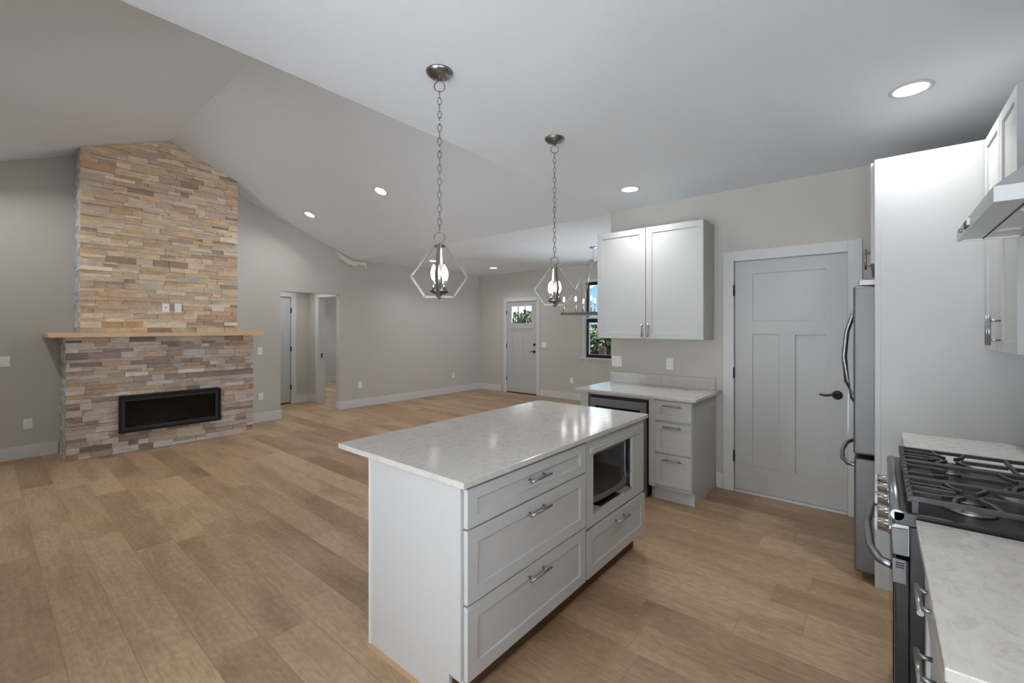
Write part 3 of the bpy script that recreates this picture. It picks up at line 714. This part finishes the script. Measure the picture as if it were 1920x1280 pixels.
rl = MB().box(XFc-.01, XFc+.02, 1.552, 2.145, .866, ZC).build('cabinet_rail', CAB, origin=(XFc, 1.85, .866)); tag(rl, 'thin white rail above the beverage cooler door', 'rail')
# wall cabinet
wcab = thing('wall_cabinet', (4.3, 1.72, 1.39), 'white two-door wall cabinet over the short counter', 'cabinet')
MB().box(4.13, XK-.002, 1.196, 2.253, 1.391, 2.468).build('body', CAB, wcab, bevel=.001)
T = TX(4.13)
for u0, u1, hu in ((1.198, 1.727, 1.70), (1.733, 2.251, 1.76)):
    o = shaker(T, u0, u1, 1.393, 2.466).build('door', CAB, wcab, bevel=.0015); pull(T, hu, 1.475, True, L=.13, parent=o)

# ------------------------------------------------------------------ fridge wall
fpn = thing('fridge_side_panel', (3.32, -.37, 0), 'tall flat white panel standing beside the refrigerator', 'end panel')
MB().box(3.31, 3.328, YR+.002, .012, 0, 2.47).build('panel', CAB, fpn, bevel=.001)
MB().box(3.307, 3.331, -.012, .016, 0, 2.47).build('edge_strip', CAB, fpn, bevel=.001)
fr = thing('refrigerator', (3.79, -.3, 0), 'stainless french door refrigerator with bottom freezer drawer', 'refrigerator')
MB().box(3.34, 4.245, YR+.03, .0, .03, 1.74).build('case', mat('grey fridge case', (120, 122, 124), .5), fr)
for a, b, hu in ((3.338, 3.790, 3.745), (3.796, 4.247, 3.84)):
    o = MB().box(a, b, .004, .115, .745, 1.748).build('door', FSTEEL, fr, bevel=.014, seg=4)
    pts = [(hu, .105, .985), (hu, .135, 1.03), (hu, .166, 1.14), (hu, .180, 1.30), (hu, .166, 1.47), (hu, .135, 1.58), (hu, .105, 1.63)]
    MB().tube(pts, .013, 12).build('handle', STEEL, o)
    x = a+.03 if hu < 3.8 else b-.03
    MB().box(x-.025, x+.025, -.04, .09, 1.749, 1.785).build('hinge_cover', mat('hinge cover grey', (150, 150, 152), .3, metal=.6) if hu < 3.8 else bpy.data.materials['hinge cover grey'], fr, bevel=.004)
o = MB().box(3.338, 4.247, .004, .112, .05, .722).build('freezer_drawer', FSTEEL, fr, bevel=.014, seg=4)
MB().tube([(3.40, .10, .665), (3.43, .145, .665), (3.55, .178, .665), (3.79, .190, .665), (4.03, .178, .665), (4.15, .145, .665), (4.18, .10, .665)], .013, 12).build('handle', STEEL, o)
MB().box(3.36, 4.22, -.1, .02, 0, .045).build('base_grille', RUB, fr)
fc = thing('fridge_top_cabinet', (3.79, -.3, 1.87), 'white cabinet above the refrigerator with two doors', 'cabinet')
MB().box(3.332, 4.26, YR+.002, .014, 1.872, 2.462).build('body', CAB, fc, bevel=.001)
T = TY(.014)
for u0, u1, hu in ((3.334, 3.794, 3.765), (3.80, 4.258, 3.83)):
    o = shaker(T, u0, u1, 1.874, 2.460).build('door', CAB, fc, bevel=.0015); pull(T, hu, 1.955, True, L=.13, parent=o)
# wall cabinet on the range wall
rc_ = thing('wall_cabinet', (2.95, -.6, 1.39), 'white two-door wall cabinet beside the range hood and fridge panel', 'cabinet')
YU = -.422
MB().box(2.616, 3.306, YR+.002, YU-.02, 1.391, 2.466).build('body', CAB, rc_, bevel=.001)
T = TY(YU-.02)
for u0, u1, hu in ((2.618, 2.948, 2.925), (2.953, 3.30, 2.985)):
    o = shaker(T, u0, u1, 1.393, 2.464, fr=.05).build('door', CAB, rc_, bevel=.0015); pull(T, hu, 1.487, True, L=.135, parent=o, off=.035)
# far counter + base cabinet between range and fridge panel
counter('far_countertop', 2.598, 3.308, YR+.002, -.10, 'white quartz countertop between the range and the fridge panel')
b2 = thing('base_cabinet', (2.95, -.4, 0), 'white base cabinet hidden behind the range, by the fridge panel', 'cabinet')
MB().box(2.60, 3.306, YR+.002, -.13, .115, ZC).box(2.60, 3.306, YR+.002, -.19, 0, .115).build('body', CAB, b2)
T = TY(-.13)
o = shaker(T, 2.602, 3.304, .715, .876).build('drawer', CAB, b2, bevel=.0015)
o = shaker(T, 2.602, 3.304, .125, .705).build('door', CAB, b2, bevel=.0015)
# near counter + cabinet
counter('near_countertop', 1.062, 1.822, YR+.002, -.088, 'white quartz countertop in the lower right foreground')
b3 = thing('base_cabinet', (1.46, -.4, 0), 'white drawer base cabinet under the foreground countertop', 'cabinet')
MB().box(1.10, 1.82, YR+.002, -.132, .115, ZC).box(1.10, 1.82, YR+.002, -.19, 0, .115).build('body', CAB, b3, bevel=.001)
T = TY(-.128)
for z0, z1, hz in ((.722, .876, .815), (.428, .714, .645), (.13, .42, .365)):
    o = shaker(T, 1.103, 1.816, z0, z1).build('drawer', CAB, b3, bevel=.0015); pull(T, 1.515, hz, L=.15, parent=o, off=.03, r=.007)

# ------------------------------------------------------------------ range
rg = thing('gas_range', (2.21, -.4, 0), 'black and stainless gas range with five burners', 'range')
A0, A1 = 1.832, 2.592
MB().box(A0, A1, YR+.01, -.075, .03, .885).build('body', ENAMEL, rg, bevel=.003)
MB().box(A0, A1, YR+.01, -.035, .885, .928).build('cooktop', ENAMEL, rg, bevel=.004)
MB().tube([(A0, -.046, .915), (A1, -.046, .915)], .017, 12).build('front_trim', STEEL, rg)
dr = MB().box(A0+.004, A1-.004, -.075, -.04, .22, .775).build('oven_door', ENAMEL, rg, bevel=.004)
MB().box(A0+.09, A1-.09, -.041, -.037, .33, .66).build('door_window', BLACKG, dr)
MB().box(A0+.004, A1-.004, -.042, -.034, .70, .775).build('door_trim', STEEL, dr, bevel=.002)
MB().tube([(A0+.03, -.036, .742), (A0+.05, -.004, .742), (A0+.14, .020, .742), (A0+.38, .034, .742), (A1-.14, .020, .742), (A1-.05, -.004, .742), (A1-.03, -.036, .742)], .013, 12).build('handle', STEEL, dr)
mb = MB().box(A0-.002, A0+.004, -.066, -.036, .705, .778)
mb.build('door_end_cap', FSTEEL, dr)
mb = MB()
for k in range(3): mb.box(A0-.004, A0-.001, -.062, -.042, .752+k*.007, .755+k*.007)
mb.build('vent_slots', RUB, dr)
cp = MB().prism([(-.075, .79), (-.036, .79), (-.030, .875), (-.05, .895), (-.075, .895)], 'x', A0+.004, A1-.004).build('control_panel', STEEL, rg, bevel=.002)
MB().prism([(-.070, .792), (-.036, .792), (-.032, .872), (-.070, .876)], 'x', A0-.003, A0+.004).build('control_panel_end', FSTEEL, rg, bevel=.001)
for x in (1.93, 2.05, 2.21, 2.37, 2.49):
    k = MB().lathe([(.001, 0), (.026, 0), (.026, .006), (.021, .010), (.019, .036), (.001, .037)], c=(x, -.034, .842), axis='y', seg=20).box(x-.004, x+.004, -.002, .010, .822, .862).build('knob', CHROME, rg)
MB().box(A0+.004, A1-.004, -.075, -.045, .05, .21).build('storage_drawer', ENAMEL, rg, bevel=.004)
for x in (A0+.05, A1-.05):
    for y in (YR+.08, -.12): MB().cyl((x, y, 0), (x, y, .032), .015).build('foot', RUB, rg)
# burners
for i, (x, y, r) in enumerate(((1.97, -.22, .045), (1.97, -.54, .038), (2.212, -.38, .055), (2.455, -.22, .038), (2.455, -.54, .045))):
    b = MB().lathe([(.001, .928), (r+.018, .928), (r+.014, .937), (r, .940), (r*.98, .950), (.001, .950)], c=(x, y, 0), seg=28).build('burner', mat('burner ring', (150, 150, 150), .3, metal=1) if i == 0 else bpy.data.materials['burner ring'], rg)
    MB().lathe([(.001, .950), (r*.82, .950), (r*.82, .957), (r*.7, .960), (.001, .960)], c=(x, y, 0), seg=28).build('burner_cap', ENAMEL, b)
# grates: three sections side by side
def grate(x0, x1, cen):
    mb = MB(); y0, y1 = YR+.06, -.078; zt, zb = .980, .966; hw = .0055
    def bar(ax, ay, bx, by, z0=zb, z1=zt, w_=hw):
        d_ = Vector((bx-ax, by-ay, 0)); n_ = Vector((-d_.y, d_.x, 0)).normalized()*w_
        p = [Vector((ax, ay, 0))+n_, Vector((ax, ay, 0))-n_, Vector((bx, by, 0))-n_, Vector((bx, by, 0))+n_]
        mb.prism([(q.x, q.y) for q in p], 'z', z0, z1)
    x0 += .004; x1 -= .004
    bar(x0, y0, x1, y0); bar(x0, y1, x1, y1); bar(x0+hw, y0, x0+hw, y1); bar(x1-hw, y0, x1-hw, y1)
    for (x, y) in ((x0+.01, y0+.01), (x1-.01, y0+.01), (x0+.01, y1-.01), (x1-.01, y1-.01)): mb.box(x-.008, x+.008, y-.008, y+.008, .927, .97)
    xm = (x0+x1)/2; ym = (y0+y1)/2
    if len(cen) == 2: bar(x0, ym, x1, ym)
    for (cx, cy, ri) in cen:
        for k in range(6):
            a = R(30+60*k); c_, s_ = math.cos(a), math.sin(a)
            # finger from the frame towards the burner, with a kink
            if abs(c_) > .3:
                ex = (x1-hw) if c_ > 0 else (x0+hw); ey = cy+s_*.10
                bar(cx+c_*ri, cy+s_*ri, cx+c_*.075, cy+s_*.075); bar(cx+c_*.075, cy+s_*.075, ex, ey)
            else:
                ey = min(y1, cy+.155) if s_ > 0 else max(y0, cy-.155)
                bar(cx, cy+s_*ri, cx, ey)
        # front to back fingers either side
    for fx in (-.055, .055):
        for (ya, yb) in ((y1, y1-.075), (y0, y0+.07)):
            bar(xm+fx, ya, xm+fx, yb)
            bar(xm+fx, yb, xm+fx*.62, yb-(.05 if yb > ya else -.05) if False else yb+(.035 if ya == y0 else -.035))
    for k in range(5):
        x = x0+.02+k*(x1-x0-.04)/4
        mb.box(x-.007, x+.007, y1-.004, y1+.009, .958, .984)
    return mb.build('grate', IRON, rg, bevel=.002)
grate(A0, 2.085, [(1.97, -.22, .03), (1.97, -.54, .03)])
grate(2.085, 2.339, [(2.212, -.38, .035)])
grate(2.339, A1, [(2.455, -.22, .03), (2.455, -.54, .03)])
MB().box(A0, A1, YR+.005, YR+.05, .925, .965).build('rear_vent_trim', STEEL, rg, bevel=.003)

# ------------------------------------------------------------------ range hood
hd = thing('range_hood', (2.21, -.5, 1.855), 'stainless chimney range hood above the gas range', 'range hood')
HX0, HX1, HY = 1.838, 2.60, -.252
mb = MB(); z0, z1 = 1.856, 1.902
mb.box(HX0, HX0+.012, YR+.002, HY, z0, z1).box(HX1-.012, HX1, YR+.002, HY, z0, z1).box(HX0+.012, HX1-.012, HY-.012, HY, z0, z1)
mb.box(HX0+.012, HX1-.012, YR+.002, HY-.012, z0+.004, z0+.010)
tx0, tx1, ty = 2.06, 2.37, -.49
v = [(HX0, YR+.002, z1), (HX1, YR+.002, z1), (HX1, HY, z1), (HX0, HY, z1)]; u_ = [(tx0, YR+.002, 2.12), (tx1, YR+.002, 2.12), (tx1, ty, 2.12), (tx0, ty, 2.12)]
for i in range(4): mb.face([v[i], v[(i+1) % 4], u_[(i+1) % 4], u_[i]])
mb.face(u_); bmesh.ops.recalc_face_normals(mb.bm, faces=mb.bm.faces[:])
mb.build('canopy', HOODM, hd, bevel=.001)
MB().box(tx0, tx1, YR+.002, ty, 2.12, H-.001).build('chimney_cover', HOODM, hd, bevel=.001)
mb = MB().box(HX0+.02, HX1-.02, HY-.075, HY-.071, z0+.001, z0+.004); mb.build('underside_seam', SLOT, hd)
for x in (2.02, 2.41):
    MB().box(x-.17, x+.17, YR+.06, HY-.17, z0-.001, z0+.003).build('filter', mat('mesh filter', (150, 150, 150), .35, metal=.8) if x < 2.2 else bpy.data.materials['mesh filter'], hd)
    MB().lathe([(.001, z0), (.032, z0), (.034, z0+.004), (.001, z0+.004)], c=(x, HY-.115, 0)).build('hood_lamp', PLATE, hd)
MB().box(2.27, 2.36, HY-.002, HY+.006, 1.868, 1.892).build('control_display', BLACK, hd, bevel=.001)
MB().box(2.255, 2.27, HY-.002, HY+.008, 1.868, 1.892).build('rocker', PLATE, hd, bevel=.001)
MB().lathe([(.001, 0), (.009, 0), (.009, .008), (.001, .008)], c=(2.45, HY, 1.880), axis='y', seg=14).build('button', CHROME, hd)

# ------------------------------------------------------------------ lights
def disk_lamp(parent, z, power, size=.13, col=(.97, .985, 1)):
    l = bpy.data.lights.new('lamp', 'AREA'); l.shape = 'DISK'; l.size = size; l.energy = power; l.spread = R(140); l.color = col
    o = bpy.data.objects.new('lamp', l); COL.objects.link(o); o.parent = parent; o.location = (0, 0, z); return o
def can(loc, rot, label, first=[]):
    if not first:
        r = thing('recessed_light', (0, 0, 0), label, 'recessed light', 'recessed ceiling lights')
        MB().lathe([(.072, -.001), (.092, -.001), (.094, -.004), (.078, -.009), (.072, -.006), (.072, -.001)], seg=40).build('trim_ring', TRIM, r)
        MB().lathe([(.001, -.003), (.074, -.003), (.074, -.005), (.001, -.005)], seg=40).build('lens', LENSM, r)
        disk_lamp(r, -.012, CAN_POWER); first.append(r)
        r.location = loc; r.rotation_euler = rot; return r
    return copy_tree(first[0], loc, rot, label)
sl = math.atan(SL)
can((3.161, -.134, H), (0, 0, 0), 'large round recessed ceiling light nearest the fridge, upper right')
can((3.804, 1.751, H), (0, 0, 0), 'recessed ceiling light in front of the two-door wall cabinet')
can((6.977, 6.3, H), (0, 0, 0), 'small recessed light in the flat ceiling in front of the entry door')
can((5.5, 6.5, H), (0, 0, 0), 'recessed entry ceiling light hidden behind the nearer pendant bulbs')
can((3.263, 6.765, vz(3.263)), (0, sl, 0), 'recessed light in the sloped ceiling, the one nearer the fireplace')
can((3.274, 4.891, vz(3.274)), (0, sl, 0), 'recessed light in the sloped ceiling, the one nearer the pendants')
can((-.10, 6.765, vz(-.10)), (0, -sl, 0), 'added fill light in the left slope, out of view near the fireplace')  # from here on, unseen lamps added to light the rooms
can((-.10, 4.891, vz(-.10)), (0, -sl, 0), 'added fill light in the left slope, out of view')
can((-.7, 1.75, H), (0, 0, 0), 'added unseen kitchen fill light behind the viewpoint by the left window')
can((.55, -.25, H), (0, 0, 0), 'added unseen kitchen fill light above the viewpoint')
can((6.2, 9.6, H-.2), (0, 0, 0), 'added unseen fill light of the room beyond the hall')
can((3.6, 8.3, H-.2), (0, 0, 0), 'added unseen fill light of the small hall')

def torus_pts(c, r, axis, n=20, sq=1.0):
    out = []
    for k in range(n):
        a = 2*math.pi*k/n; u, v_ = r*math.cos(a), r*math.sin(a)*sq
        out.append((c[0]+(u if axis == 'x' else 0), c[1]+(u if axis == 'y' else 0), c[2]+v_))
    return out
def chain(z0, z1, pitch=.034, r=.009, wire=.0021):
    mb = MB(); n = max(2, round((z1-z0)/pitch)); p = (z1-z0)/n
    for k in range(n):
        z = z0+(k+.5)*p; ax = 'x' if k % 2 else 'y'
        mb.tube(torus_pts((0, 0, z), r, ax, 12, (p*.62)/r), wire, 6, close=True)
    return mb
def candle(parent, x, y, z0, hs, rs=.009):
    c = MB().cyl((x, y, z0), (x, y, z0+hs), rs, 14).build('candle_sleeve', CHROME, parent)
    b = MB().lathe([(.001, 0), (.007, .0), (.0135, .018), (.0155, .032), (.012, .052), (.005, .070), (.001, .076)], c=(x, y, z0+hs), seg=16).build('bulb', BULBM, c)
    return c
def pendant(loc, label, rot):
    r = thing('pendant_light', (0, 0, 0), label, 'pendant light', 'island pendant lights')
    CANO = MB().lathe([(.001, 0), (.067, 0), (.066, -.006), (.052, -.020), (.030, -.030), (.012, -.034), (.010, -.045), (.001, -.045)], seg=36).build('canopy', PEND, r)
    MB().tube(torus_pts((0, 0, -.072), .026, 'x', 24), .0028, 8, close=True).build('canopy_loop', PEND, r)
    chain(-.795, -.095).build('chain', PEND, r)
    MB().tube(torus_pts((0, 0, -.822), .026, 'x', 24), .0028, 8, close=True).build('fixture_loop', PEND, r)
    MB().cyl((0, 0, 0), (0, 0, -.10), .0015, 6).build('cord', NICKEL, r) if False else None
    ztop = -.865; zw = -1.018; zb = -1.118; rw = .138; rb = .071; rt = .028
    MB().lathe([(.001, -.847), (.006, -.850), (.007, -.858), (.026, ztop+.004), (.030, ztop-.004), (.001, ztop-.006)], seg=24).build('top_cap', PEND, r)
    for q in range(2):
        ca, sa = math.cos(q*math.pi/2), math.sin(q*math.pi/2)
        prof = [(rt, ztop), (rw, zw), (rb, zb), (-rb, zb), (-rw, zw), (-rt, ztop)]
        mb = MB(); nrm = Vector((-sa, ca, 0))*.008
        for (a, b) in zip(prof, prof[1:]):
            p0 = Vector((a[0]*ca, a[0]*sa, a[1])); p1 = Vector((b[0]*ca, b[0]*sa, b[1])); d_ = (p1-p0).normalized(); up = d_.cross(Vector((-sa, ca, 0)))*.005
            p0 -= d_*.002; p1 += d_*.002
            A = [p0+nrm+up, p0-nrm+up, p0-nrm-up, p0+nrm-up]; B = [p1+nrm+up, p1-nrm+up, p1-nrm-up, p1+nrm-up]
            va = [mb.bm.verts.new(x) for x in A]; vb = [mb.bm.verts.new(x) for x in B]
            fs = [mb.bm.faces.new(va), mb.bm.faces.new(vb[::-1])]+[mb.bm.faces.new((va[i], vb[i], vb[(i+1) % 4], va[(i+1) % 4])) for i in range(4)]
            bmesh.ops.recalc_face_normals(mb.bm, faces=fs)
        mb.build('frame_loop', PEND, r)
    MB().cyl((0, 0, ztop-.004), (0, 0, zb+.02), .004, 10).build('stem', PEND, r)
    MB().lathe([(.001, zb-.014), (.006, zb-.010), (.010, zb-.002), (.014, zb+.010), (.042, zb+.022), (.050, zb+.030), (.046, zb+.032), (.001, zb+.026)], seg=28).build('candle_dish', PEND, r)
    for q in range(4):
        a = R(45+90*q); candle(r, .036*math.cos(a), .036*math.sin(a), zb+.03, .052)
    r.location = loc; r.rotation_euler = (0, 0, rot); return r
p1 = pendant((1.461, 1.679, H), 'nearer geometric nickel pendant with candle bulbs over the island', R(133))
copy_tree(p1, (2.471, 1.676, H), None, 'farther geometric nickel pendant with candle bulbs over the island')

ch = thing('chandelier', (0, 0, 0), 'rectangular open frame chandelier with candle bulbs in the dining area', 'chandelier')
MB().lathe([(.001, 0), (.062, 0), (.06, -.012), (.02, -.022), (.001, -.022)]).build('canopy', CHROME, ch)
chain(-.185, -.022).build('chain', CHROME, ch)
MB().lathe([(.001, -.18), (.02, -.185), (.05, -.20), (.05, -.21), (.012, -.225), (.001, -.23)]).build('hub', CHROME, ch)
ax, ay, zf = .30, .39, -1.055
mb = MB()
for s in (-1, 1):
    mb.box(-ax-.012, ax+.012, s*ay-.012, s*ay+.012, zf-.022, zf+.022); mb.box(s*ax-.012, s*ax+.012, -ay, ay, zf-.022, zf+.022)
mb.build('frame_ring', CHROME, ch)
for sx in (-1, 1):
    for sy in (-1, 1): MB().cyl((sx*.03, sy*.03, -.205), (sx*ax, sy*ay, zf), .0045, 8).build('rod', CHROME, ch)
for sx, sy in ((-1, .9), (-1, .35), (-1, -.35), (-1, -.9), (1, .9), (1, .35), (1, -.35), (1, -.9)):
    candle(ch, sx*ax, sy*ay, zf+.022, .17, .011)
ch.location = (6.18, 3.46, H)

# ------------------------------------------------------------------ outside
def ext(o, label, cat): return tag(o, label, cat)
g = MB().box(-30, 40, -30, 40, -.45, -.35).build('bounce_ground', SOIL); struct(g)
g = MB().box(8.02, 10.4, 1.0, 10, -.349, -.30).build('concrete_walk', CONC, origin=(9.2, 6, -.349)); ext(g, 'pale concrete walk outside the dining window', 'walkway')
hs = thing('neighbour_house', (17, 5, -.35), 'pale blue house seen through the dining window', 'house')
MB().prism([(0, -.35), (10.5, -.35), (10.5, 2.32), (5, 5.34), (0, 2.6)], 'x', 16, 20).build('wall', SIDING, hs)
MB().prism([(11, 2.05), (5, 5.34), (5, 5.52), (11, 2.23)], 'x', 15.5, 20.5).build('roof', TRIM, hs)
def shrub(loc, rx, ry, rz, label, n=500, seed=1):
    r = thing('shrub', loc, label, 'shrub'); rn = random.Random(seed); mb = MB()
    for _ in range(n):
        while True:
            p = Vector((rn.uniform(-1, 1), rn.uniform(-1, 1), rn.uniform(-1, 1)))
            if p.length < 1: break
        c = Vector((p.x*rx, p.y*ry, rz+p.z*rz)); s_ = .13
        a = Vector((rn.uniform(-1, 1), rn.uniform(-1, 1), rn.uniform(-1, 1))).normalized(); b = a.orthogonal().normalized()
        mb.face([c+loc_(a, s_), c+loc_(b, s_*.5), c-loc_(a, s_), c-loc_(b, s_*.5)])
    for v in mb.bm.verts: v.co += Vector(loc)
    mb.build('foliage', LEAF, r)
    MB().cyl(Vector(loc), Vector(loc)+Vector((0, 0, rz)), .05, 8).build('trunk', PORCH, r); return r
def loc_(v, s): return v*s
shrub((11.5, 8.8, -.3), .9, 1.6, 1.18, 'green shrub seen through the entry door glass', 3200, 1)
shrub((13.9, 7.6, -.3), .6, .9, .95, 'green shrub low outside the dining window', 1800, 2)
o = MB().box(9.3, 9.42, 4.92, 5.06, -.3, 1.05).build('porch_post', PORCH, origin=(9.36, 5, -.3)); ext(o, 'dark brown porch post outside the dining window', 'post')
